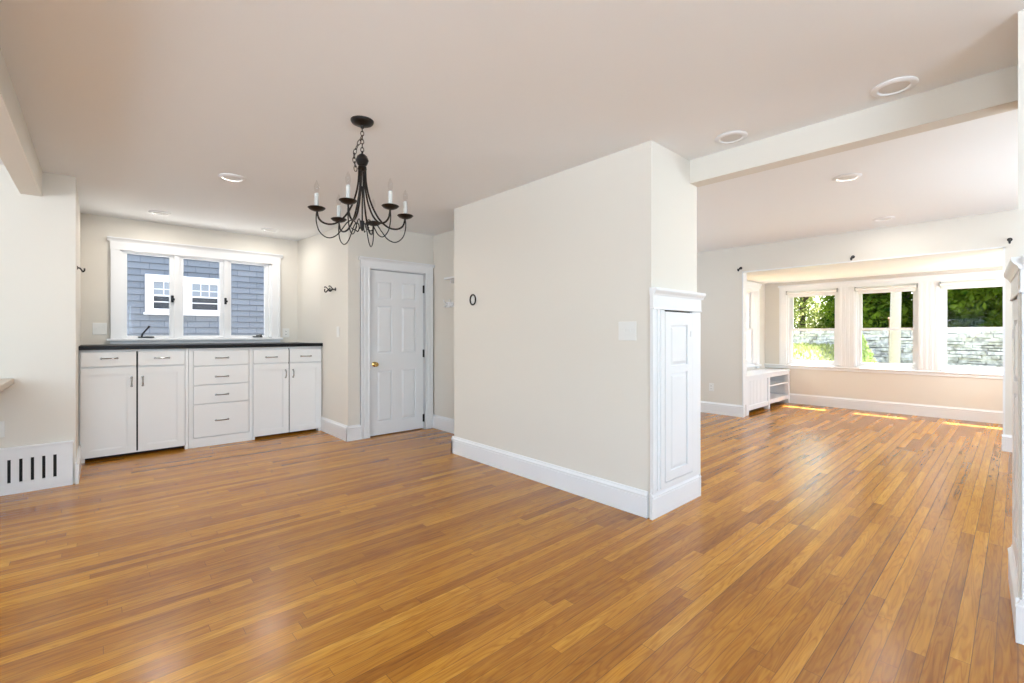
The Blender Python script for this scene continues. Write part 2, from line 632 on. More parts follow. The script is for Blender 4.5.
# beams
structure('beam', MB().box(-1.60, 0.0, 3.19, 3.315, 2.293, H), M['wall'],
          'dropped white beam over the wide opening to the living room', 'beam')
structure('beam', MB().box(-5.08, 1.2, -0.435, -0.317, 2.265, H), M['wall'],
          'dropped beam crossing the ceiling at upper left', 'beam')

# ------------------------------------------------------------------ baseboards
BP = [(0, 0), (0.020, 0), (0.020, 0.128), (0.016, 0.133), (0.022, 0.138), (0.022, 0.146), (0.012, 0.158), (0.008, 0.17), (0, 0.17)]


def baseboard(name, segs, label):
    mb = MB()
    for p0, p1, n in segs:
        mb.profile(p0, p1, n, BP)
    o = mb.build(name, M['trim'])
    tag(o, label, 'baseboard', kind='structure')


baseboard('baseboard_block', [((-3.84, 2.67), (-1.62, 2.67), (0, -1)), ((-1.60, 2.65), (-1.60, 3.32), (1, 0)),
                              ((-3.82, 2.65), (-3.82, 3.20), (-1, 0)), ((-1.578, 3.30), (-3.82, 3.30), (0, 1))],
          'tall white baseboard around the free-standing wall block')
baseboard('baseboard_niche', [((-5.845, 2.08), (-5.018, 2.08), (0, -1)), ((-5.04, 2.06), (-5.04, 2.225), (1, 0))],
          'white baseboard between the cabinets and the panelled door')
baseboard('baseboard_hall', [((-5.04, 3.20), (-3.84, 3.20), (0, -1))], 'white baseboard in the recess right of the door')
baseboard('baseboard_front', [((-4.6, 6.90), (-2.648, 6.90), (0, -1)), ((-2.67, 6.90), (-2.67, 6.96), (1, 0))],
          'white baseboard under the beige wall left of the window alcove')
baseboard('baseboard_front_right', [((-0.112, 6.90), (1.70, 6.90), (0, -1)), ((-0.09, 6.90), (-0.09, 7.02), (-1, 0))],
          'white baseboard at the right jamb of the alcove opening')
baseboard('baseboard_window', [((-2.67, 8.95), (0.35, 8.95), (0, -1))], 'long white baseboard under the alcove windows')
baseboard('baseboard_right', [((-0.006, 2.67), (2.70, 2.67), (0, -1)), ((0.014, 2.650), (-0.012, 3.32), (-1, -0.04))],
          'white baseboard of the wall end at the right edge')
baseboard('baseboard_stub', [((-5.84, -0.13), (-5.045, -0.13), (0, 1))], 'white baseboard cap beside the left cabinet')

# ------------------------------------------------------------------ boxed-in grille at far left
GX = -5.055
t = empty('baseboard_grille', (-5.08, -0.6, 0), 'boxed white baseboard with dark vertical slots below the far left wall', 'vent grille')
mb = MB()
mb.box(-5.08, GX, -0.215, -0.146, 0, 0.345)
mb.box(-5.08, GX, -1.33, -1.25, 0, 0.345)
mb.box(-5.08, GX, -1.25, -0.215, 0, 0.082)
mb.box(-5.08, GX, -1.25, -0.215, 0.258, 0.345)
mb.box(-5.08, GX + 0.006, -1.34, -0.141, 0.333, 0.350, 0.003)
mb.build('surround', M['trim'], t)
MB().box(-5.079, -5.074, -1.25, -0.215, 0.082, 0.258).build('duct_shade', M['dark'], t)  # black sheet in place of the shade behind the slots
mb = MB()
yy = -0.215
mb.box(-5.072, GX - 0.004, yy - 0.022, yy, 0.082, 0.258)
for k in range(17):
    a = -0.2565 - 0.0608 * k
    mb.box(-5.072, GX - 0.004, a - 0.0425, a, 0.082, 0.258)
o = mb.build('slats', M['trim'], t)

# ------------------------------------------------------------------ bar counter corner at far left
t = empty('bar_counter', (-4.5, -0.8, 0), 'tan stone counter corner jutting from the far left wall', 'counter')
MB().box(-5.079, -3.95, -1.15, -0.466, 0.822, 0.868, 0.006).build('countertop', M['granite'], t)
MB().box(-5.079, -4.05, -1.10, -0.80, 0.0, 0.822).build('base_panel', M['wall'], t)

# ------------------------------------------------------------------ windows


def glazing_frame(mb, plane, a0, a1, z0, z1, d0, d1, w, wb=None, wt=None):
    """a rectangular frame; plane 'x' (runs along y) or 'y' (runs along x); d0,d1 depth range"""
    wb = w if wb is None else wb
    wt = w if wt is None else wt
    for (p, q, r, s) in ((a0, a0 + w, z0, z1), (a1 - w, a1, z0, z1), (a0 + w, a1 - w, z0, z0 + wb), (a0 + w, a1 - w, z1 - wt, z1)):
        if plane == 'x':
            mb.box(d0, d1, p, q, r, s)
        else:
            mb.box(p, q, d0, d1, r, s)


# triple casement above the cabinets
w1 = empty('window_1', (-6.55, 0.94, 1.165), 'white triple casement window above the black countertop', 'window', kind='structure')
mb = MB()
mb.box(-6.552, -6.525, 0.105, 0.182, 1.15, 2.12)
mb.box(-6.552, -6.525, 1.688, 1.785, 1.15, 2.12)
mb.box(-6.552, -6.522, 0.10, 1.79, 2.113, 2.215)
mb.box(-6.552, -6.512, 0.105, 0.125, 1.15, 2.10)
mb.box(-6.552, -6.512, 1.765, 1.785, 1.15, 2.10)
mb.profile((-6.55, 0.075), (-6.55, 1.815), (1, 0), [(0, 2.20), (0.03, 2.20), (0.036, 2.215), (0.052, 2.232), (0.052, 2.242), (0, 2.242)])
mb.build('casing', M['trim'], w1)
MB().box(-6.552, -6.49, 0.07, 1.815, 1.125, 1.150, 0.004).box(-6.552, -6.530, 0.10, 1.79, 1.090, 1.126).build('sill', M['trim'], w1)
mb = MB()
mb.box(-6.68, -6.55, 0.18, 0.202, 1.15, 2.115)
mb.box(-6.68, -6.55, 1.655, 1.69, 1.15, 2.115)
mb.box(-6.68, -6.55, 0.18, 1.69, 1.140, 1.160)
mb.box(-6.68, -6.55, 0.18, 1.69, 2.105, 2.125)
mb.box(-6.66, -6.545, 0.658, 0.708, 1.160, 2.107)
mb.box(-6.66, -6.545, 1.155, 1.195, 1.160, 2.107)
mb.build('frame', M['trim'], w1)
for k, (a, b) in enumerate(((0.202, 0.658), (0.708, 1.155), (1.195, 1.655))):
    s = MB()
    glazing_frame(s, 'x', a, b, 1.158, 2.107, -6.62, -6.575, 0.040, wb=0.024, wt=0.018)
    so = s.build('sash', M['trim'], w1)
    MB().box(-6.600, -6.596, a + 0.03, b - 0.03, 1.17, 2.10).build('pane', M['glass'], so)
# crank handles and latches
mb = MB().box(-6.565, -6.515, 0.335, 0.475, 1.158, 1.172, 0.004)
mb.tube([(-6.53, 0.365, 1.17), (-6.525, 0.370, 1.20), (-6.522, 0.41, 1.255), (-6.52, 0.425, 1.275)], 0.0085)
mb.tube([(-6.52, 0.422, 1.272), (-6.515, 0.432, 1.290)], 0.011)
lab(mb.build('crank_handle', M['blackmetal'], w1), 'black folding crank handle, raised')
mb = MB().box(-6.565, -6.515, 1.47, 1.575, 1.158, 1.172, 0.004)
mb.tube([(-6.53, 1.56, 1.17), (-6.522, 1.55, 1.186), (-6.52, 1.50, 1.182)], 0.008)
mb.tube([(-6.528, 1.56, 1.172), (-6.526, 1.562, 1.196)], 0.009)
lab(mb.build('crank_handle', M['blackmetal'], w1), 'black folding crank handle, folded down')
for a in (0.640, 1.168):
    mb = MB().box(-6.556 + 0.0, -6.540, a - 0.012, a + 0.014, 1.565, 1.645, 0.004)
    mb.box(-6.545, -6.525, a - 0.006, a + 0.022, 1.590, 1.612, 0.003)
    lab(mb.build('latch', M['blackmetal'], w1), 'small dark sash latch')


def sash_window(name, a0, a1, label, plane='y', base=8.95, sgn=1, shade=True):
    """double-hung window in an opening a0..a1; sgn = direction from room to outside"""
    loc = ((a0 + a1) / 2, base, ZS) if plane == 'y' else (base, (a0 + a1) / 2, ZS)
    w = empty(name, loc, label, 'window', kind='structure')

    def bx(mb, p, q, d0, d1, r, s, bev=0):
        d0, d1 = base + sgn * d0, base + sgn * d1
        if plane == 'y':
            mb.box(p, q, d0, d1, r, s, bev)
        else:
            mb.box(d0, d1, p, q, r, s, bev)
    mb = MB()
    bx(mb, a0, a0 + 0.018, 0.0, 0.14, ZS, ZT)
    bx(mb, a1 - 0.018, a1, 0.0, 0.14, ZS, ZT)
    bx(mb, a0, a1, 0.0, 0.14, ZT - 0.018, ZT)
    bx(mb, a0, a1, 0.0, 0.16, ZS, ZS + 0.02)
    bx(mb, a0 + 0.018, a0 + 0.034, 0.030, 0.045, ZS, ZT)
    bx(mb, a1 - 0.034, a1 - 0.018, 0.030, 0.045, ZS, ZT)
    mb.build('frame', M['trim'], w)
    zm = 1.275

    def sash(z0, z1, d0, d1, wb, wt):
        s = MB()
        e0, e1 = sorted((base + sgn * d0, base + sgn * d1))
        glazing_frame(s, plane, a0 + 0.020, a1 - 0.020, z0, z1, e0, e1, 0.052, wb=wb, wt=wt)
        so = s.build('sash', M['trim'], w)
        g = MB()
        m_ = (d0 + d1) / 2
        bx(g, a0 + 0.06, a1 - 0.06, m_ - 0.002, m_ + 0.002, z0 + wb - 0.01, z1 - wt + 0.01)
        g.build('pane', M['glass'], so)
    sash(zm - 0.02, ZT - 0.018, 0.085, 0.120, 0.040, 0.05)
    sash(ZS + 0.02, zm + 0.02, 0.047, 0.083, 0.065, 0.040)
    return w


labels_w = ['leftmost of the three alcove sash windows, looking on bright lawn and foliage',
            'middle of the three alcove sash windows, with the pale pole outside',
            'rightmost of the three alcove sash windows, looking on dark leaves and stone wall']
for k, (a, b) in enumerate(WINX):
    sash_window('window_%d' % (k + 2), a, b, labels_w[k])
sash_window('window_5', 7.55, 8.50, 'bright side window of the alcove above the window seat', plane='x', base=-3.07, sgn=-1)
sash_window('window_6', 7.50, 8.50, 'side window at the right of the alcove', plane='x', base=0.35, sgn=1)


def added_window(name, plane, base, sgn, a0, a1, label):  # unseen windows added to carry the fill lamps
    loc = ((a0 + a1) / 2, base, 0.75) if plane == 'y' else (base, (a0 + a1) / 2, 0.75)
    w = empty(name, loc, label, 'window', kind='structure')
    mb = MB()
    d = sorted((base + sgn * 0.09, base + sgn * 0.13))
    glazing_frame(mb, plane, a0, a1, 0.75, 2.15, d[0], d[1], 0.05)
    fr = mb.build('frame', M['trim'], w)
    mm = base + sgn * 0.11
    g = MB()
    if plane == 'y':
        g.box(a0 + 0.04, a1 - 0.04, mm - 0.002, mm + 0.002, 0.79, 2.11)
    else:
        g.box(mm - 0.002, mm + 0.002, a0 + 0.04, a1 - 0.04, 0.79, 2.11)
    g.build('pane', M['glass'], fr)


added_window('window_7', 'y', -3.30, -1, -4.7, -3.1, 'added unseen window in the back wall behind the camera, farthest from the side wall')
added_window('window_8', 'y', -3.30, -1, -2.3, -0.7, 'added unseen window in the middle of the back wall behind the camera')
added_window('window_9', 'y', -3.30, -1, 0.1, 1.7, 'added unseen window in the back wall behind the camera, nearest the side wall')
added_window('window_10', 'x', 2.70, 1, -2.0, 0.8, 'added unseen wide window in the side wall behind the camera')
added_window('window_11', 'x', 1.70, 1, 4.0, 6.2, 'added unseen window in the right wall of the living room')

added_window('window_12', 'x', -4.60, -1, 3.85, 5.35, 'added unseen window in the left wall of the living room')

# white casings of the window wall
mb = MB()
Y = 8.95
cas = [(-2.83, -2.715), (-1.96, -1.74), (-0.98, -0.755), (0.0, 0.115)]
for a, b in cas:
    mb.box(a, b, Y - 0.022, Y, ZS, 2.02)
    n = 2 if b - a < 0.15 else 4
    for k in range(n):
        c = a + (b - a) * (k + 0.5) / n
        mb.box(c - 0.012, c + 0.012, Y - 0.0255, Y - 0.02, ZS + 0.02, 1.96, 0.002)
for a, b in WINX:
    mb.box(a, b, Y - 0.022, Y, ZT - 0.003, 2.02)
mb.box(-2.85, 0.135, Y - 0.030, Y, 2.015, 2.05, 0.004)
tag(mb.build('trim_1', M['trim']), 'white fluted casings and frieze around the three alcove windows', 'trim', kind='structure')
mb = MB()
mb.profile((-3.07, Y), (0.35, Y), (0, -1), [(0, 0.638), (0.026, 0.638), (0.034, 0.645), (0.034, 0.660), (0.026, 0.667), (0, 0.667)])
mb.box(-3.07, 0.35, Y - 0.018, Y, 0.598, 0.640, 0.004)
tag(mb.build('trim_2', M['trim']), 'long white sill moulding under the three alcove windows', 'trim', kind='structure')
# casing of the alcove side window
mb = MB()
X = -3.07
for a, b in ((7.43, 7.55), (8.50, 8.62)):
    mb.box(X, X + 0.022, a, b, 0.60, 1.99)
    mb.box(X + 0.02, X + 0.030, a + 0.012, a + 0.03, 0.60, 1.95)
    mb.box(X + 0.02, X + 0.030, b - 0.03, b - 0.012, 0.60, 1.95)
mb.box(X, X + 0.022, 7.55, 8.50, ZT - 0.003, 1.99)
mb.profile((X, 7.40), (X, 8.65), (1, 0), [(0, 1.99), (0.028, 1.99), (0.034, 2.03), (0.055, 2.06), (0.055, 2.075), (0, 2.075)])
mb.box(X, X + 0.05, 7.40, 8.65, 0.640, 0.667, 0.004)
tag(mb.build('trim_3', M['trim']), 'white casing with a crown around the alcove side window', 'trim', kind='structure')
# white jamb lining of the alcove opening
mb = MB()
mb.box(-2.672, -2.655, 6.895, 7.025, 0.17, 2.097)
mb.box(-0.105, -0.088, 6.895, 7.025, 0.17, 2.097)
mb.box(-2.672, -0.088, 6.895, 7.03, 2.085, 2.10)
tag(mb.build('trim_4', M['trim']), 'white lining around the wide alcove opening', 'trim', kind='structure')

# roller shades
shade_labels = ['rolled-up white shade at the top of the leftmost alcove window',
                'rolled-up white shade at the top of the middle alcove window',
                'rolled-up white shade at the top of the rightmost alcove window']
for k, (a, b) in enumerate(WINX):
    t = empty('roller_shade', ((a + b) / 2, Y - 0.03, 1.90), shade_labels[k], 'window shade', 'roller shades at the alcove windows')
    MB().lathe([(0.0, 0), (0.022, 0), (0.022, b - a - 0.03), (0.0, b - a - 0.03)], (a + 0.015, Y - 0.045, 1.905), 'x', 16).build('roller', M['shade'], t, True)
    for e in (a + 0.005, b - 0.015):
        lab(MB().box(e, e + 0.010, Y - 0.075, Y - 0.020, 1.88, 1.945, 0.002).build('bracket', M['chrome'], t), 'metal bracket')
    MB().box(a + 0.03, b - 0.03, Y - 0.027, Y - 0.023, 1.845, 1.905).build('cloth', M['shade'], t)
    MB().box(a + 0.03, b - 0.03, Y - 0.030, Y - 0.020, 1.832, 1.848, 0.002).build('hem_bar', M['shade'], t)

# ------------------------------------------------------------------ six-panel door
d = empty('door_1', (-5.05, 2.70, 0), 'white six-panel door with a brass knob in a white casing', 'door', kind='structure')
DX0, DX1 = -5.085, -5.052


def panelled(root, pos, name, mat, a0, a1, z0, z1, panels, plane, back, front, rec, raised=True):
    """a stile-and-rail slab with panels; plane 'x' faces along x"""
    mb = MB()
    cols = sorted(set([(p[0], p[1]) for p in panels]))
    rows = sorted(set([(p[2], p[3]) for p in panels]))

    def bx(m, p, q, r, s, d0, d1, bev=0):
        if plane == 'x':
            m.box(d0, d1, p, q, r, s, bev)
        else:
            m.box(p, q, d0, d1, r, s, bev)
    e = a0
    for p, q in cols:
        bx(mb, e, p, z0, z1, back, front)
        e = q
    bx(mb, e, a1, z0, z1, back, front)
    for p, q in cols:
        e = z0
        for r, s in rows:
            bx(mb, p, q, e, r, back, front)
            e = s
        bx(mb, p, q, e, z1, back, front)
    slab = mb.build(name, mat, root)
    sg = 1 if front > back else -1
    for p, q, r, s in panels:
        m2 = MB()
        f = front - sg * rec
        bx(m2, p, q, r, s, back, f)
        if raised:
            w = min(0.028, (q - p) * 0.18)
            # raised field with sloping border
            if plane == 'x':
                P = lambda u, v, dd: (dd, u, v)
            else:
                P = lambda u, v, dd: (u, dd, v)
            g = 0.006
            o4 = [(p + g, r + g), (q - g, r + g), (q - g, s - g), (p + g, s - g)]
            i4 = [(p + w, r + w), (q - w, r + w), (q - w, s - w), (p + w, s - w)]
            vo = [m2.bm.verts.new(P(u, v, f)) for u, v in o4]
            vi = [m2.bm.verts.new(P(u, v, front - sg * 0.002)) for u, v in i4]
            for k in range(4):
                j = (k + 1) % 4
                m2.bm.faces.new([vo[k], vo[j], vi[j], vi[k]])
            m2.bm.faces.new(vi)
        else:
            # a small bead round the recess
            for (u0, u1, v0, v1) in ((p, p + 0.008, r, s), (q - 0.008, q, r, s), (p, q, r, r + 0.008), (p, q, s - 0.008, s)):
                bx(m2, u0, u1, v0, v1, back, front - sg * rec * 0.45)
        m2.build('panel', mat, slab)
    return slab


pc = [(2.435, 2.630), (2.755, 2.950)]
pr = [(0.165, 0.770), (0.970, 1.535), (1.610, 1.825)]
slab = panelled(d, None, 'slab', M['trim'], 2.345, 3.057, 0.012, 1.948, [(a, b, r, s) for a, b in pc for r, s in pr], 'x', DX0, DX1, 0.013)
mb = MB()
mb.lathe([(0.030, 0), (0.030, 0.006), (0.022, 0.010), (0.011, 0.014), (0.010, 0.032), (0.022, 0.040), (0.028, 0.052), (0.024, 0.066), (0.0, 0.071)],
         (DX1, 2.400, 0.845), 'x', 20)
lab(mb.build('knob', M['brass'], d, True), 'polished brass knob')
for z in (0.14, 0.955, 1.765):
    lab(MB().lathe([(0, -0.05), (0.0065, -0.05), (0.0065, 0.05), (0, 0.05)], (DX1 + 0.008, 3.062, z), 'z', 10)
        .box(DX1 - 0.005, DX1 + 0.003, 3.048, 3.062, z - 0.048, z + 0.048).build('hinge', M['blackmetal'], d), 'black butt hinge')
mb = MB()
CX = -5.04
for a, b in ((2.222, 2.335), (3.067, 3.182)):
    mb.box(CX - 0.001, CX + 0.018, a, b, 0, 1.965)
    mb.box(CX, CX + 0.028, a, a + 0.02, 0.0, 1.965, 0.003)
    mb.box(CX, CX + 0.024, b - 0.016, b, 0.0, 1.965, 0.003)
    mb.box(CX, CX + 0.023, a + 0.045, b - 0.042, 0.0, 1.965, 0.003)
mb.box(CX - 0.001, CX + 0.020, 2.222, 3.182, 1.965, 2.055)
mb.profile((CX, 2.20), (CX, 3.196), (1, 0), [(0, 2.045), (0.024, 2.045), (0.03, 2.058), (0.045, 2.072), (0.045, 2.083), (0, 2.083)])
mb.build('casing', M['trim'], d)
mb = MB()
mb.box(-5.18, CX, 2.335, 2.342, 0, 1.965)
mb.box(-5.18, CX, 3.060, 3.067, 0, 1.965)
mb.box(-5.18, CX, 2.335, 3.067, 1.957, 1.965)
mb.box(-5.18, -5.10, 2.335, 3.067, 0, 1.965)
mb.build('jamb', M['trim'], d)

# ------------------------------------------------------------------ panelled wall end of the block


def wall_end(name_d, name_t, x, sgn, label_d, label_t):
    """narrow door and pilaster casing on the end face of a wall; sgn = outward direction along x"""
    t = empty(name_t, (x, 2.98, 0), label_t, 'trim', kind='structure')
    mb = MB()
    a = lambda v: x + sgn * v
    mb.box(x, a(0.022), 2.655, 2.800, 0.165, 1.36)
    mb.box(x, a(0.022), 3.185, 3.312, 0.165, 1.36)
    mb.box(x, a(0.030), 2.700, 2.716, 0.18, 1.36, 0.003)
    mb.box(x, a(0.030), 2.740, 2.756, 0.18, 1.36, 0.003)
    mb.box(x, a(0.022), 2.800, 3.185, 0.165, 0.205)
    mb.build('pilasters', M['trim'], t)
    mb = MB()
    mb.box(x, a(0.026), 2.652, 3.315, 1.36, 1.46)
    mb.box(x, a(0.031), 2.650, 3.318, 1.36, 1.372, 0.003)
    mb.build('frieze', M['trim'], t)
    mb = MB()
    pf = [(0, 1.452), (0.030, 1.452), (0.034, 1.464), (0.046, 1.478), (0.050, 1.486), (0.050, 1.500), (0, 1.500)]
    mb.profile((x, 2.6465), (x, 3.340), (sgn, 0), pf)
    if sgn < 0:                                   # this casing turns the corner onto the room side
        mb.profile((x - 0.02, 2.67), (x + 0.16, 2.67), (0, -1), [(0, 1.452), (0.0235, 1.452), (0.028, 1.464), (0.040, 1.478), (0.044, 1.486), (0.044, 1.5), (0, 1.5)])
        mb.box(x - 0.024, x + 0.15, 2.6515, 2.69, 1.36, 1.4515)
        mb.box(x - 0.020, x + 0.14, 2.6545, 2.69, 0.165, 1.36)
    mb.build('cap', M['trim'], t)
    dd = empty(name_d, (x, 2.98, 0.2), label_d, 'door', kind='structure')
    panelled(dd, None, 'slab', M['trim'], 2.806, 3.180, 0.212, 1.350,
             [(2.875, 3.112, 0.275, 0.935), (2.875, 3.112, 0.985, 1.262)], 'x', x + sgn * 0.001, a(0.024), 0.012)
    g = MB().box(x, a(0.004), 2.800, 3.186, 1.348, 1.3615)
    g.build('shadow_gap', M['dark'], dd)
    g = MB()
    g.lathe([(0.004, -0.02), (0.004, 0.02)], (a(0.026), 3.150, 1.20), 'z', 8)
    g.build('hinge', M['trim'], dd)


wall_end('door_2', 'trim_5', -1.60, 1, 'narrow white two-panel door in the end of the wall block', 'white pilaster casing with a moulded cap on the wall block end')
wall_end('door_3', 'trim_6', 0.018, -1, 'narrow white panel seen edge-on at the right edge', 'white pilaster casing with a moulded cap at the right edge')

for o in bpy.data.objects:                       # the right-hand jamb stands a little out of square
    if o.name in ('door_3', 'trim_6'):
        o.rotation_euler.z = math.radians(2.5)

# ------------------------------------------------------------------ base cabinets


def pull(mb, c, along, ln, out=0.026):
    """a small bow handle on a face looking along +x"""
    c = Vector(c)
    u = Vector((0, 1, 0)) if along == 'y' else Vector((0, 0, 1))
    o = Vector((1, 0, 0))
    pts, rad = [], []
    for k in range(13):
        s = -1 + 2 * k / 12
        pts.append(c + u * (s * ln / 2) + o * (out * (1 - s ** 4) + 0.002))
        rad.append(0.0056 + 0.002 * abs(s))
    mb.tube(pts, rad, 8)
    for s in (-1, 1):
        mb.lathe([(0.010, 0), (0.010, 0.004), (0, 0.006)], c + u * (s * ln / 2), 'x', 12)
    return mb


CF = -5.840       # carcass front
FF = -5.815       # face of doors and drawers


def drawer(root, a, b, z0, z1, ln=0.10, pz=0.5):
    mb = MB()
    mb.box(CF, FF, a, b, z0, z1, 0.004)
    dr = mb.build('drawer', M['cab'], root)
    lab(pull(MB(), (FF, (a + b) / 2, z0 + (z1 - z0) * pz), 'y', ln).build('handle', M['chrome'], dr, True), 'brushed metal bow handle')


def cab_door(root, a, b, z0, z1, hy, hz):
    w = 0.062
    s = panelled(root, None, 'door', M['cab'], a, b, z0, z1, [(a + w, b - w, z0 + w, z1 - w)], 'x', CF, FF, 0.014, raised=False)
    lab(pull(MB(), (FF, hy, hz), 'z', 0.085).build('handle', M['chrome'], s, True), 'brushed metal bow handle')


def carcass(root, a, b, zb, feet):
    mb = MB()
    mb.box(-6.53, CF, a, b, zb, 1.05)
    if b > 2.0:
        mb.box(CF - 0.02, CF + 0.001, b, 2.070, zb, 1.05)
    o = mb.build('carcass', M['cab'], root)
    for y0, y1 in feet:
        MB().box(-5.90, FF - 0.002, y0, y1, 0, zb).build('foot', M['cab'], root)
    if feet:
        MB().box(-5.96, -5.95, a + 0.01, b - 0.01, 0.0, zb).build('toe_shade', M['dark'], root)  # dark strip put in for the shade under the cabinet


L1 = 'white base cabinet at the left end, with a dark gap between its two doors'
L2 = 'white drawer cabinet with four drawers in the middle of the cabinet row'
L3 = 'white base cabinet at the right end, beside the cream side wall'
GC = 'white base cabinets under the black countertop'
c1 = empty('base_cabinet', (-6.2, 0.29, 0), L1, 'cabinet', GC)
carcass(c1, -0.128, 0.703, 0.036, [(-0.128, -0.088), (0.675, 0.703)])
MB().box(CF, CF + 0.004, 0.283, 0.297, 0.05, 1.03).build('gap', M['dark'], c1)  # dark strip painted for the shade between the doors
drawer(c1, -0.116, 0.283, 0.890, 1.030, 0.115, 0.55)
drawer(c1, 0.297, 0.672, 0.885, 1.028, 0.115, 0.52)
cab_door(c1, -0.116, 0.283, 0.040, 0.878, 0.248, 0.735)
cab_door(c1, 0.297, 0.672, 0.040, 0.873, 0.333, 0.735)
MB().box(CF, FF - 0.003, 0.678, 0.703, 0.0, 1.045).build('stile', M['cab'], c1)
c2 = empty('base_cabinet', (-6.2, 1.0, 0), L2, 'cabinet', GC)
carcass(c2, 0.705, 1.298, 0.0, [])
mb = MB()
mb.box(CF, FF - 0.006, 0.707, 0.742, 0.0, 1.045)
mb.box(CF, FF - 0.006, 1.270, 1.296, 0.0, 1.045)
mb.box(CF, FF - 0.006, 0.742, 1.270, 0.0, 0.096)
mb.box(CF, FF - 0.006, 0.742, 1.270, 1.026, 1.045)
mb.build('face_frame', M['cab'], c2)
for z0, z1, pz in ((0.862, 1.022, 0.5), (0.660, 0.853, 0.42), (0.458, 0.651, 0.45), (0.104, 0.449, 0.48)):
    drawer(c2, 0.748, 1.264, z0, z1, 0.115, pz)
c3 = empty('base_cabinet', (-6.2, 1.69, 0), L3, 'cabinet', GC)
carcass(c3, 1.300, 2.002, 0.035, [(2.03, 2.066), (1.300, 1.325)])
MB().box(CF, CF + 0.004, 1.687, 1.697, 0.05, 1.03).build('gap', M['dark'], c3)  # shade of the narrow door gap, as a dark strip
drawer(c3, 1.310, 1.686, 0.862, 1.018, 0.115, 0.45)
drawer(c3, 1.698, 2.066, 0.862, 1.018, 0.115, 0.45)
cab_door(c3, 1.310, 1.686, 0.032, 0.850, 1.650, 0.730)
cab_door(c3, 1.698, 2.066, 0.032, 0.850, 1.734, 0.730)
tag(MB().box(-6.548, -5.79, -0.128, 2.002, 1.05, 1.088, 0.004).box(-5.87, -5.7905, 1.99, 2.074, 1.0505, 1.0875, 0.003).build('countertop', M['black']),
    'thin black countertop along the top of the white cabinets', 'countertop')

# ------------------------------------------------------------------ window seat
ws = empty('window_seat', (-2.87, 7.98, 0), 'white built-in window seat with an open shelf under the alcove side window', 'window seat')
MB().box(-3.068, -2.655, 7.03, 8.925, 0.555, 0.585, 0.006).build('seat_top', M['trim'], ws)
mb = MB()
mb.box(-2.69, -2.668, 7.03, 8.925, 0.505, 0.555)
mb.build('apron', M['trim'], ws)
for a, b in ((7.03, 7.13), (7.925, 7.985), (8.875, 8.925)):
    MB().box(-2.74, -2.664, a, b, 0, 0.505, 0.003).build('post', M['trim'], ws)
mb = MB()
mb.box(-2.70, -2.690, 7.13, 7.925, 0.13, 0.505)
k = 7.135
while k < 7.91:
    mb.box(-2.692, -2.684, k, k + 0.050, 0.13, 0.505, 0.003)
    k += 0.056
lab(mb.build('beadboard_panel', M['trim'], ws), 'white beadboard front panel')
mb = MB()
mb.box(-2.70, -2.668, 7.13, 7.925, 0.065, 0.135, 0.004)
mb.box(-2.70, -2.668, 7.985, 8.875, 0.080, 0.147, 0.004)
mb.build('bottom_rail', M['trim'], ws)
MB().box(-3.05, -2.69, 7.985, 8.875, 0.13, 0.147).build('shelf', M['trim'], ws)
MB().box(-3.05, -2.68, 7.985, 8.875, 0.352, 0.372).build('shelf', M['trim'], ws)
mb = MB()
mb.box(-3.066, -3.05, 7.03, 8.925, 0.08, 0.555)
mb.box(-3.05, -2.74, 7.945, 7.96, 0.08, 0.555)
mb.box(-3.05, -2.74, 8.905, 8.925, 0.0, 0.555)
mb.build('back_panel', M['trim'], ws)

# ------------------------------------------------------------------ chandelier
CXc, CYc = -2.600, 1.160
ch = empty('chandelier', (CXc, CYc, 1.8), 'dark bronze six-arm candle chandelier hanging on a chain', 'chandelier')
MB().lathe([(0.0, 0), (0.066, 0), (0.066, 0.006), (0.060, 0.016), (0.040, 0.026), (0.012, 0.032), (0.009, 0.045), (0, 0.045)],
           (CXc, CYc, H), '-z', 28).build('ceiling_canopy', M['bronze'], ch, True)


def link(mb, c, ax, ln=0.030, wd=0.009, r=0.0022, rot=0.0):
    c = Vector(c)
    ax = Vector(ax).normalized()
    s = ax.cross(Vector((0.31, 0.95, 0.1))).normalized()
    s = (Matrix.Rotation(rot, 3, ax) @ s)
    pts = []
    for k in range(14):
        a = 2 * PI * k / 14
        pts.append(c + ax * (math.sin(a) * ln / 2) + s * (math.cos(a) * wd))
    mb.tube(pts, r, 6, closed=True)


mb = MB()
z = H - 0.052
k = 0
while z > 2.272:
    link(mb, (CXc, CYc, z), (0, 0, 1), rot=(k % 2) * PI / 2)
    z -= 0.024
    k += 1
# slack end of the chain looping down beside the ball
sw = [(0.0, 0.0, 2.372), (-0.007, -0.009, 2.345), (-0.016, -0.019, 2.318), (-0.025, -0.029, 2.29), (-0.031, -0.035, 2.265),
      (-0.032, -0.036, 2.24), (-0.030, -0.034, 2.215), (-0.027, -0.031, 2.19), (-0.025, -0.029, 2.165)]
for k, (p, q) in enumerate(zip(sw, sw[1:])):
    p, q = Vector(p), Vector(q)
    cc = (p + q) / 2
    link(mb, (CXc + cc.x, CYc + cc.y, cc.z), q - p, ln=0.036, rot=(k % 2) * PI / 2 + 0.4)
mb.build('chain', M['bronze'], ch, True)
MB().lathe([(0, 0.058), (0.004, 0.055), (0.006, 0.040), (0.014, 0.036), (0.028, 0.024), (0.037, 0.0), (0.028, -0.024), (0.018, -0.034),
            (0.024, -0.038), (0.026, -0.052), (0.018, -0.060), (0.0, -0.062)], (CXc, CYc, 2.225), 'z', 24).build('hub_ball', M['bronze'], ch, True)
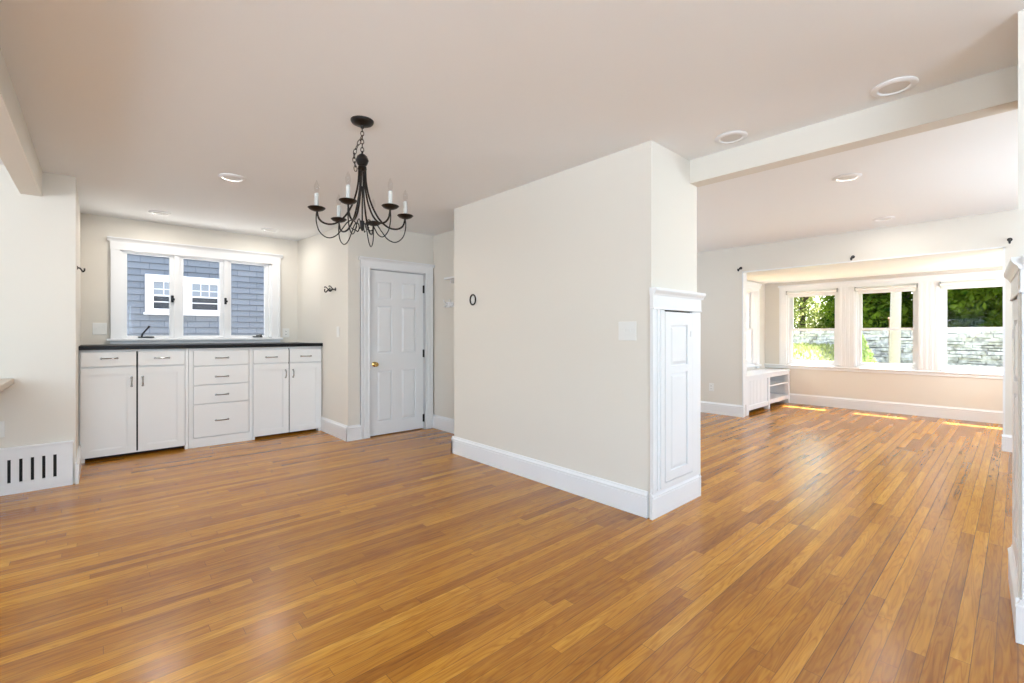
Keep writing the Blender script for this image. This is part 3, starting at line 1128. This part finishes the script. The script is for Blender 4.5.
MB().lathe([(0.0, 0.22), (0.0045, 0.22), (0.0045, 0.02), (0.012, 0.014), (0.014, 0.0), (0.008, -0.016), (0.011, -0.026), (0.006, -0.040), (0.0, -0.046)],
           (CXc, CYc, 1.852), 'z', 14).build('finial', M['bronze'], ch, True)


def smooth_path(ctrl, n=8):
    out = []
    P = [Vector(c) for c in ctrl]
    for i in range(len(P) - 1):
        p0 = P[max(i - 1, 0)]
        p1, p2 = P[i], P[i + 1]
        p3 = P[min(i + 2, len(P) - 1)]
        for k in range(n):
            s = k / n
            out.append(0.5 * ((2 * p1) + (-p0 + p2) * s + (2 * p0 - 5 * p1 + 4 * p2 - p3) * s * s + (-p0 + 3 * p1 - 3 * p2 + p3) * s ** 3))
    out.append(P[-1])
    return out


R = 0.248
ZP = 1.910
for deg in (-170, -107, -41, 13, 64, 140):
    a = math.radians(deg)
    dx, dy = math.cos(a), math.sin(a)
    P3 = lambda r, z: (CXc + r * dx, CYc + r * dy, z)
    arm_rz = [(0.018, 2.185), (0.022, 2.10), (0.036, 2.02), (0.062, 1.945), (0.100, 1.880), (0.150, 1.838), (0.200, 1.832), (0.235, 1.855), (R, 1.905)]
    arm = MB().tube([P3(v.x, v.y) for v in smooth_path([(r, z, 0) for r, z in arm_rz])], 0.0054, 8).build('arm', M['bronze'], ch, True)
    scr = [(R, 1.895), (0.250, 1.840), (0.232, 1.782), (0.190, 1.752), (0.145, 1.768), (0.108, 1.815), (0.082, 1.852), (0.056, 1.866),
           (0.036, 1.852), (0.032, 1.828), (0.046, 1.812), (0.062, 1.822)]
    MB().tube([P3(v.x, v.y) for v in smooth_path([(r, z, 0) for r, z in scr])], 0.0033, 7).build('scroll', M['bronze'], arm, True)
    MB().lathe([(0.0, -0.014), (0.009, -0.014), (0.018, -0.012), (0.036, -0.005), (0.048, 0.006), (0.045, 0.009), (0.030, 0.006), (0.016, 0.014),
                (0.014, 0.018), (0, 0.018)], P3(R, ZP), 'z', 22).build('drip_pan', M['bronze'], arm, True)
    lab(MB().lathe([(0, 0.014), (0.0108, 0.014), (0.0108, 0.086), (0.0085, 0.090), (0, 0.092)], P3(R, ZP), 'z', 16)
        .build('candle_sleeve', M['sleeve'], arm, True), 'white candle sleeve')
    lab(MB().lathe([(0.006, 0.090), (0.008, 0.098), (0.0135, 0.112), (0.0145, 0.122), (0.012, 0.136), (0.006, 0.152), (0.0025, 0.162), (0, 0.165)],
                   P3(R, ZP), 'z', 14).build('bulb', M['bulb'], arm, True), 'clear flame-tip bulb')

# ------------------------------------------------------------------ recessed lights
lights = [((-0.424, 3.005), 'recessed ceiling light nearest the right edge, just in front of the beam'),
          ((-1.232, 3.005), 'recessed ceiling light above the corner of the wall block, in front of the beam'),
          ((-0.921, 4.460), 'recessed ceiling light in the living room just beyond the beam'),
          ((-0.981, 6.362), 'recessed ceiling light in the living room close to the alcove wall'),
          ((-4.240, 0.805), 'recessed ceiling light left of the chandelier'),
          ((-5.971, 0.481), 'recessed ceiling light above the left end of the cabinets'),
          ((-6.052, 1.543), 'recessed ceiling light above the right end of the cabinets')]
CAN_POWER = {(-4.240, 0.805): 11, (-5.971, 0.481): 5, (-6.052, 1.543): 3.6, (-0.921, 4.460): 14, (-0.981, 6.362): 3}   # cans lit as added fill for the rooms
first = None
for (x, y), lb in lights:
    if first is None:
        first = t = empty('recessed_light', (x, y, H), lb, 'ceiling light', 'recessed ceiling lights')
        MB().lathe([(0.060, 0.0), (0.094, 0.0), (0.096, 0.004), (0.090, 0.010), (0.068, 0.012), (0.062, 0.006), (0.060, 0.0)], (x, y, H), '-z', 36).build('trim_ring', M['trim'], t, True)
        MB().lathe([(0.0, 0.0), (0.063, 0.0), (0.063, 0.005), (0.045, 0.008), (0.0, 0.009)], (x, y, H), '-z', 32).build('lens', M['lens'], t, True)
    else:
        t = copy_tree(first, (x, y, H))
        t['label'] = lb
    if (x, y) not in CAN_POWER:
        continue
    ld = bpy.data.lights.new('can_fill', 'AREA')
    ld.shape = 'DISK'
    ld.size = 0.12
    ld.energy = CAN_POWER[(x, y)]
    ld.color = (1.0, 0.95, 0.88)
    lo = bpy.data.objects.new('can_fill', ld)
    C.objects.link(lo)
    lo.location = (x, y, H - 0.0105)

# ------------------------------------------------------------------ switches and outlets


def plate(name, plane, base, sgn, a, z, w, h, kind, label, cat):
    """plane 'x' → faces along x at x=base; kind: list of horizontal offsets with 'toggle' / 'outlet' / 'rocker'"""
    loc = (base, a, z) if plane == 'x' else (a, base, z)
    t = empty(name, loc, label, cat)

    def bx(mb, p, q, r, s, d0, d1, bev=0):
        d0, d1 = base + sgn * d0, base + sgn * d1
        if plane == 'x':
            mb.box(d0, d1, p, q, r, s, bev)
        else:
            mb.box(p, q, d0, d1, r, s, bev)
    m = MB()
    bx(m, a - w / 2, a + w / 2, z - h / 2, z + h / 2, 0, 0.006, 0.0025)
    m.build('cover_plate', M['plate'], t)
    for off, kd in kind:
        c = a + off
        if kd == 'toggle':
            m = MB()
            bx(m, c - 0.0055, c + 0.0055, z - 0.012, z + 0.012, 0.005, 0.007)
            bx(m, c - 0.004, c + 0.004, z + 0.000, z + 0.010, 0.006, 0.016, 0.001)
            m.build('toggle', M['plate'], t)
        elif kd == 'rocker':
            m = MB()
            bx(m, c - 0.016, c + 0.016, z - 0.033, z + 0.033, 0.005, 0.009, 0.002)
            m.build('rocker', M['plate'], t)
        else:
            for s in (-0.020, 0.020):
                m = MB()
                bx(m, c - 0.016, c + 0.016, z + s - 0.014, z + s + 0.014, 0.005, 0.0085, 0.003)
                rc = m.build('receptacle', M['plate'], t)
                m = MB()
                for e in (-0.0065, 0.0065):
                    bx(m, c + e - 0.0016, c + e + 0.0016, z + s - 0.005, z + s + 0.006, 0.008, 0.0092)
                m.build('slots', M['dark'], rc)


plate('light_switch', 'y', 2.67, -1, -1.780, 1.220, 0.140, 0.128, [(-0.023, 'toggle'), (0.023, 'toggle')],
      'double light switch plate on the wall block near its corner', 'light switch')
plate('light_switch', 'x', -6.55, 1, 0.018, 1.255, 0.115, 0.125, [(-0.023, 'toggle'), (0.023, 'toggle')],
      'double light switch plate left of the casement window', 'light switch')
plate('wall_outlet', 'x', -6.55, 1, 1.862, 1.215, 0.085, 0.12, [(0, 'outlet')], 'cream outlet plate right of the casement window', 'outlet')
plate('light_switch', 'y', 2.08, -1, -5.315, 1.225, 0.072, 0.125, [(0, 'rocker')], 'single light switch left of the panelled door', 'light switch')
plate('wall_outlet', 'y', 6.90, -1, -3.117, 0.395, 0.075, 0.12, [(0, 'outlet')], 'white outlet plate low on the beige living room wall', 'outlet')
plate('wall_outlet', 'x', -5.08, 1, -0.552, 0.490, 0.078, 0.12, [(0, 'outlet')], 'white outlet at the left edge above the floor grille', 'outlet')

# ------------------------------------------------------------------ small hardware
# round rod socket on the wall block
t = empty('rod_socket', (-3.485, 2.67, 1.527), 'small round bronze rod socket on the wall block', 'rod socket')
m = MB().lathe([(0.0, 0), (0.048, 0), (0.048, 0.006), (0.040, 0.010), (0.036, 0.010), (0.036, 0.004), (0, 0.004)], (-3.485, 2.67, 1.527), '-y', 28)
lab(m.build('backplate', M['plate'], t, True), 'pale backplate')
m = MB()
m.tube([(-3.490 + 0.042 * math.cos(2 * PI * k / 24), 2.655, 1.527 + 0.048 * math.sin(2 * PI * k / 24)) for k in range(24)], 0.0075, 8, closed=True)
m.tube([(-3.452, 2.668, 1.527), (-3.452, 2.652, 1.527)], 0.008)
m.build('ring', M['bronze'], t, True)

# bracket hooks left of the panelled door
t = empty('double_hook', (-5.47, 2.08, 1.725), 'pair of dark scrolled hooks on the wall between cabinets and door', 'hook')
for xh in (-5.535, -5.395):
    m = MB()
    m.lathe([(0.0, 0), (0.020, 0), (0.020, 0.004), (0, 0.006)], (xh, 2.08, 1.728), '-y', 14)
    m.tube(smooth_path([(xh, 2.078, 1.728), (xh, 2.045, 1.724), (xh, 2.020, 1.700), (xh, 2.006, 1.706), (xh, 2.004, 1.726), (xh + 0.004, 2.012, 1.738)]), 0.007, 8)
    m.tube(smooth_path([(xh, 2.050, 1.724), (xh, 2.030, 1.748), (xh, 2.010, 1.762), (xh, 2.000, 1.752)]), 0.006, 8)
    m.build('hook', M['bronze'], t, True)
m = MB().box(-5.660, -5.385, 2.068, 2.080, 1.722, 1.735, 0.003)
lab(m.build('rail', M['chrome'], t), 'thin metal rail')

# hook on the wall end at far left
t = empty('wall_hook', (-5.48, -0.13, 1.76), 'small dark hook on the wall edge left of the cabinets', 'hook')
m = MB().lathe([(0, 0), (0.016, 0), (0.016, 0.005), (0, 0.007)], (-5.48, -0.13, 1.775), 'y', 14)
m.build('backplate', M['bronze'], t, True)
MB().tube(smooth_path([(-5.48, -0.126, 1.775), (-5.48, -0.11, 1.77), (-5.48, -0.095, 1.745), (-5.48, -0.085, 1.755), (-5.48, -0.084, 1.775)]), 0.006, 8).build('hook', M['bronze'], t, True)

# curtain brackets over the alcove opening
brl = ['black curtain bracket above the left corner of the alcove opening', 'black curtain bracket above the middle of the alcove opening',
       'black curtain bracket above the right corner of the alcove opening']
for (x, z), lb in zip(((-2.690, 2.140), (-1.364, 2.137), (-0.056, 2.150)), brl):
    t = empty('curtain_bracket', (x, 6.90, z), lb, 'bracket', 'curtain brackets above the alcove opening')
    MB().lathe([(0, 0), (0.020, 0), (0.020, 0.005), (0.008, 0.010), (0, 0.010)], (x, 6.90, z + 0.012), '-y', 16).build('backplate', M['blackmetal'], t, True)
    MB().tube(smooth_path([(x, 6.895, z + 0.012), (x, 6.865, z + 0.012), (x, 6.845, z - 0.004), (x, 6.825, z - 0.030), (x, 6.800, z - 0.030), (x, 6.792, z - 0.006)]),
              0.0085, 8).build('arm', M['blackmetal'], t, True)

# shelf and hook rail in the recess
t = empty('wall_shelf', (-4.3, 3.2, 1.85), 'white shelf high on the recess wall, mostly hidden by the wall block', 'shelf')
MB().box(-4.605, -3.84, 3.07, 3.199, 1.850, 1.872, 0.003).build('board', M['trim'], t)
for x in (-4.50, -3.95):
    MB().box(x - 0.01, x + 0.01, 3.09, 3.199, 1.80, 1.850, 0.003).build('bracket', M['trim'], t)
t = empty('hook_rail', (-4.4, 3.2, 1.56), 'white hook rail on the recess wall beside the wall block', 'hook rail')
MB().box(-4.735, -3.86, 3.182, 3.199, 1.525, 1.590, 0.004).build('rail', M['trim'], t)
for x in (-4.69, -4.56, -4.43, -4.30):
    m = MB().tube(smooth_path([(x, 3.184, 1.575), (x, 3.150, 1.578), (x, 3.128, 1.600), (x, 3.126, 1.618)]), 0.006, 8)
    m.tube(smooth_path([(x, 3.184, 1.560), (x, 3.160, 1.545), (x, 3.140, 1.530), (x, 3.128, 1.545)]), 0.006, 8)
    m.build('hook', M['trim'], t, True)

# ------------------------------------------------------------------ outdoors
structure('ground', MB().box(-40, 30, -30, 9.3, -0.55, -0.45), M['drive'], 'grey gravel ground between the houses', 'ground')
mb = MB()


def gz(x, y):
    if y < 9.3:
        return -0.45
    k = min(1, max(0, (-2.75 - x) / 0.9))
    m_ = min(1, max(0, (y - 9.8) / 4.0))
    return 0.18 + 0.016 * (y - 9.3) + 0.52 * k * k * (3 - 2 * k) * m_



N = 54
vs_ = [[mb.bm.verts.new((-34 + 54 * i / N, 9.3 + 26 * j / N, gz(-34 + 54 * i / N, 9.3 + 26 * j / N)))
        for j in range(N + 1)] for i in range(N + 1)]
for i in range(N):
    for j in range(N):
        mb.bm.faces.new([vs_[i][j], vs_[i + 1][j], vs_[i + 1][j + 1], vs_[i][j + 1]])
structure('lawn', mb, M['lawn'], 'sunlit green lawn seen through the leftmost alcove window', 'lawn')
mb = MB()
rg = random.Random(3)
for _ in range(16000):
    x = rg.uniform(-9, 1)
    y = rg.uniform(10, 21)
    if y > 12.6 + (3.0 - x) * 0.659 - 0.45 or (x + 2.20) ** 2 + (y - 11.72) ** 2 < 0.32 or (x + 1.65) ** 2 + (y - 11.5) ** 2 < 0.16:
        continue
    zz = gz(x, y)
    h = rg.uniform(0.04, 0.11)
    a = rg.uniform(0, PI)
    w = 0.012
    mb.quad([(x - w * math.cos(a), y - w * math.sin(a), zz), (x + w * math.cos(a), y + w * math.sin(a), zz),
             (x + rg.uniform(-.03, .03) + 0.003, y + rg.uniform(-.03, .03), zz + h), (x + rg.uniform(-.03, .03) - 0.003, y + rg.uniform(-.03, .03), zz + h)])
tag(mb.build('grass', M['grass'], recalc=False), 'short sunlit grass growing on the lawn outside the alcove', 'grass', kind='stuff')

# dry-laid stone wall running away to the left
mb = MB()
rs = random.Random(11)
A, B = Vector((3.0, 12.6)), Vector((-10.5, 21.5))
LW = (B - A).length
dr = (B - A) / LW
nn = Vector((-dr.y, dr.x))
course = 0
z = 0.1
while z < 1.26:
    hh = rs.uniform(0.055, 0.10)
    s = rs.uniform(-0.3, 0)
    while s < LW:
        ln = rs.uniform(0.14, 0.48)
        e = rs.uniform(-0.035, 0.035)
        dz = rs.uniform(-0.008, 0.008)
        top = z + hh - 0.008 + dz
        c0, c1 = A + dr * s, A + dr * (s + ln - 0.012)
        off0, off1 = nn * (-0.2 + e), nn * (0.25 + e)
        pts = []
        for zz in (z, top):
            for q, of in ((c0, off0), (c1, off0), (c1, off1), (c0, off1)):
                v = q + of
                pts.append(mb.bm.verts.new((v.x + rs.uniform(-.01, .01), v.y + rs.uniform(-.01, .01), zz + rs.uniform(-.008, .008))))
        for q in [(0, 3, 2, 1), (4, 5, 6, 7), (0, 1, 5, 4), (1, 2, 6, 5), (2, 3, 7, 6), (3, 0, 4, 7)]:
            mb.bm.faces.new([pts[i] for i in q])
        s += ln
    z += hh
tag(mb.build('stone_wall', M['stone']), 'long pale dry-stone wall outside, below the trees', 'stone wall')

# utility pole and brown post
PY = 11.4
t = empty('utility_pole', (-1.60, PY, 0.2), 'pale weathered pole standing outside the middle alcove window', 'pole')
MB().tube([(-1.607, PY, 0.1), (-1.59, PY, 1.2), (-1.535, PY, 4.2)], [0.086, 0.084, 0.075], 18).build('shaft', M['polewood'], t, True)
t = empty('wooden_post', (-1.71, 11.75, 0.2), 'short brown wooden post beside the pale pole outside', 'post')
MB().box(-1.735, -1.665, 11.72, 11.79, 0.15, 1.50, 0.01).build('post', M['postwood'], t)
MB().profile((-1.745, 11.71), (-1.655, 11.71), (0, 1), [(0, 1.495), (0.09, 1.495), (0.09, 1.510), (0.045, 1.535), (0, 1.510)]).build('cap', M['postwood'], t)


def crown(mb, blobs, n, size, seed, hollow=0.35):
    r = random.Random(seed)
    wts = [b[3] * b[4] * b[5] for b in blobs]
    for _ in range(n):
        b = r.choices(blobs, wts)[0]
        while True:
            v = Vector((r.uniform(-1, 1), r.uniform(-1, 1), r.uniform(-1, 1)))
            if hollow < v.length < 1:
                break
        p = Vector((b[0] + v.x * b[3], b[1] + v.y * b[4], b[2] + v.z * b[5]))
        nr = Vector((v.x * 0.7 + r.gauss(0, .6), v.y * 0.7 + r.gauss(0, .6), v.z + 0.5 + r.gauss(0, .5)))
        if nr.length < 1e-3:
            nr = Vector((0, 0, 1))
        nr.normalize()
        u = nr.orthogonal().normalized()
        u = Matrix.Rotation(r.uniform(0, 2 * PI), 3, nr) @ u
        w = nr.cross(u)
        s = size * r.uniform(0.6, 1.3)
        mb.quad([p - u * s, p - w * s * 0.55 + nr * s * 0.12, p + u * s, p + w * s * 0.55 + nr * s * 0.12])


def tree(x, y, zb, h, blobs, n, size, mat, label, seed, name='tree', cat='tree', rt=0.13):
    t = empty(name, (x, y, zb), label, cat, 'trees behind the stone wall' if cat == 'tree' else None)
    m = MB()
    m.tube([(x, y, zb - 0.2), (x + 0.05, y, zb + h * 0.35), (x - 0.04, y + 0.05, zb + h * 0.75)], [rt, rt * 0.8, rt * 0.35], 10)
    rr = random.Random(seed + 5)
    for k in range(5):
        a = 2 * PI * k / 5 + rr.uniform(-.3, .3)
        z0 = zb + h * rr.uniform(0.3, 0.5)
        m.tube([(x, y, z0), (x + 0.5 * math.cos(a), y + 0.5 * math.sin(a), z0 + 0.45), (x + 1.0 * math.cos(a), y + 1.0 * math.sin(a), z0 + 1.0)],
               [rt * 0.45, rt * 0.3, rt * 0.12], 7)
    m.build('trunk', M['bark'], t, True)
    m = MB()
    crown(m, blobs, n, size, seed)
    m.build('foliage', mat, t, recalc=False)


def blobset(x, y, z0, w, h, seed, n=9):
    r = random.Random(seed)
    return [(x + r.uniform(-w, w) * 0.6, y + r.uniform(-w, w) * 0.45, z0 + h * (k + 0.5) / n, w * r.uniform(.45, .7), w * r.uniform(.45, .7), h / n * r.uniform(1.0, 1.7))
            for k in range(n)]


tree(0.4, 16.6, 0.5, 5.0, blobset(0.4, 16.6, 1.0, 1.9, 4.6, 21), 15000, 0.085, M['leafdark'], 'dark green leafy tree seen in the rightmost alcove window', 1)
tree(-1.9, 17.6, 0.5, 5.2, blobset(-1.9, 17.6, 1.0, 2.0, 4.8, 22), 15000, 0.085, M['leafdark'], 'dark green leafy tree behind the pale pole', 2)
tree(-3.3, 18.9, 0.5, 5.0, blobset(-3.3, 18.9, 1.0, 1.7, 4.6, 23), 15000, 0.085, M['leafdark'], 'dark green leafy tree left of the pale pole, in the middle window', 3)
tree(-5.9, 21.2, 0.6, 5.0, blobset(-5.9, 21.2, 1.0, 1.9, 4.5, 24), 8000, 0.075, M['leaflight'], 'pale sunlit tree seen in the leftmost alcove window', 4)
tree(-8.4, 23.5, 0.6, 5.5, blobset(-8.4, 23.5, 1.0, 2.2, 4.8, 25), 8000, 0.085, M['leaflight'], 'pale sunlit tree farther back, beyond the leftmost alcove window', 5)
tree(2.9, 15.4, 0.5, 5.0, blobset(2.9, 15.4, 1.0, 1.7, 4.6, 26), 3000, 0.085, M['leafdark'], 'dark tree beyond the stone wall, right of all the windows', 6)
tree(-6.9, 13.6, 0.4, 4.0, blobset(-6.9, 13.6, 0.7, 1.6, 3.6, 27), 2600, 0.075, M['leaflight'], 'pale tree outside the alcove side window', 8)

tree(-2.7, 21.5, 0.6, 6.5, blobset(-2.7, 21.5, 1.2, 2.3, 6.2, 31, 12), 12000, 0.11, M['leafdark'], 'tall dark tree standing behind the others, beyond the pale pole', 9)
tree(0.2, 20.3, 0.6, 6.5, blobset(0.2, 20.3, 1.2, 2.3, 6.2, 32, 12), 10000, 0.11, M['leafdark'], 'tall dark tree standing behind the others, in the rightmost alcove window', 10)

# conical shrub
sh = empty('garden_shrub', (-2.20, 11.72, 0.25), 'pale conical shrub in front of the stone wall, outside the middle window', 'shrub')
m = MB()
m.tube([(-2.20, 11.72, 0.15), (-2.20, 11.72, 0.9)], [0.035, 0.015], 8)
m.build('stem', M['bark'], sh, True)
m = MB()
rq = random.Random(77)
for _ in range(2600):
    zt = rq.random() ** 1.5
    rr = (1 - zt) * 0.42 * rq.uniform(0.65, 1.05) + 0.02
    a = rq.uniform(0, 2 * PI)
    p = Vector((-2.20 + rr * math.cos(a), 11.72 + rr * math.sin(a), 0.22 + zt * 1.02))
    nr = Vector((math.cos(a) + rq.gauss(0, .4), math.sin(a) + rq.gauss(0, .4), 0.5 + rq.gauss(0, .4))).normalized()
    u = nr.orthogonal().normalized()
    u = Matrix.Rotation(rq.uniform(0, 6.28), 3, nr) @ u
    w = nr.cross(u)
    s = 0.03 * rq.uniform(0.7, 1.4)
    m.quad([p - u * s, p - w * s * .6, p + u * s, p + w * s * .6])
m.build('foliage', M['leafshrub'], sh, recalc=False)

# neighbouring house
nb = empty('neighbour_house', (-10.1, 1.0, -0.45), 'blue-grey shingled house seen through the casement window', 'house')
NX = -10.0
m = MB()
m.box(NX - 4, NX - 0.02, -6, 8, -0.45, 5.6)
z = -0.44
while z < 5.6:
    vv = [m.bm.verts.new(p) for p in [(NX + 0.014, -6, z), (NX + 0.014, 8, z), (NX - 0.004, 8, z + 0.11), (NX - 0.004, -6, z + 0.11),
                                      (NX - 0.02, -6, z), (NX - 0.02, 8, z), (NX - 0.02, 8, z + 0.11), (NX - 0.02, -6, z + 0.11)]]
    for q in [(0, 1, 2, 3), (0, 4, 5, 1), (3, 2, 6, 7)]:
        m.bm.faces.new([vv[i] for i in q])
    z += 0.11
m.build('shingle_wall', M['siding'], nb)
m = MB().profile((NX + 0.5, -6.3), (NX + 0.5, 8.3), (-1, 0), [(0, 5.45), (2.5, 7.4), (5.0, 5.45), (5.0, 5.6), (2.5, 7.6), (0, 5.6)])
m.build('roof', M['roofing'], nb)
m = MB()
for a, b, r, s in ((0.600, 0.715, 1.55, 2.225), (1.135, 1.262, 1.55, 2.225), (1.655, 1.700, 1.55, 2.225),
                   (0.715, 1.135, 2.105, 2.225), (1.262, 1.655, 2.105, 2.225), (0.715, 1.135, 1.55, 1.640), (1.262, 1.655, 1.55, 1.640)):
    m.box(NX - 0.01, NX + 0.045, a, b, r, s)
m.box(NX - 0.01, NX + 0.07, 0.58, 1.72, 1.535, 1.57)
fr = m.build('window_frame', M['whitehouse'], nb)
for a, b in ((0.715, 1.135), (1.262, 1.655)):
    m = MB().box(NX + 0.0, NX + 0.016, a, b, 1.64, 1.865)
    m.build('pane', M['darkglass'], fr)
    m = MB().box(NX + 0.0, NX + 0.022, a, b, 1.865, 2.105)
    m.build('pane', M['paleblind'], fr)
    m = MB()
    m.box(NX + 0.0, NX + 0.032, a, b, 1.855, 1.882)
    m.box(NX + 0.0, NX + 0.030, a, b, 1.750, 1.766)
    m.box(NX + 0.0, NX + 0.030, a, b, 1.972, 1.986)
    for k in (1, 2):
        c = a + (b - a) * k / 3
        m.box(NX + 0.0, NX + 0.030, c - 0.007, c + 0.007, 1.882, 2.105)
    m.build('muntin', M['whitehouse'], fr)
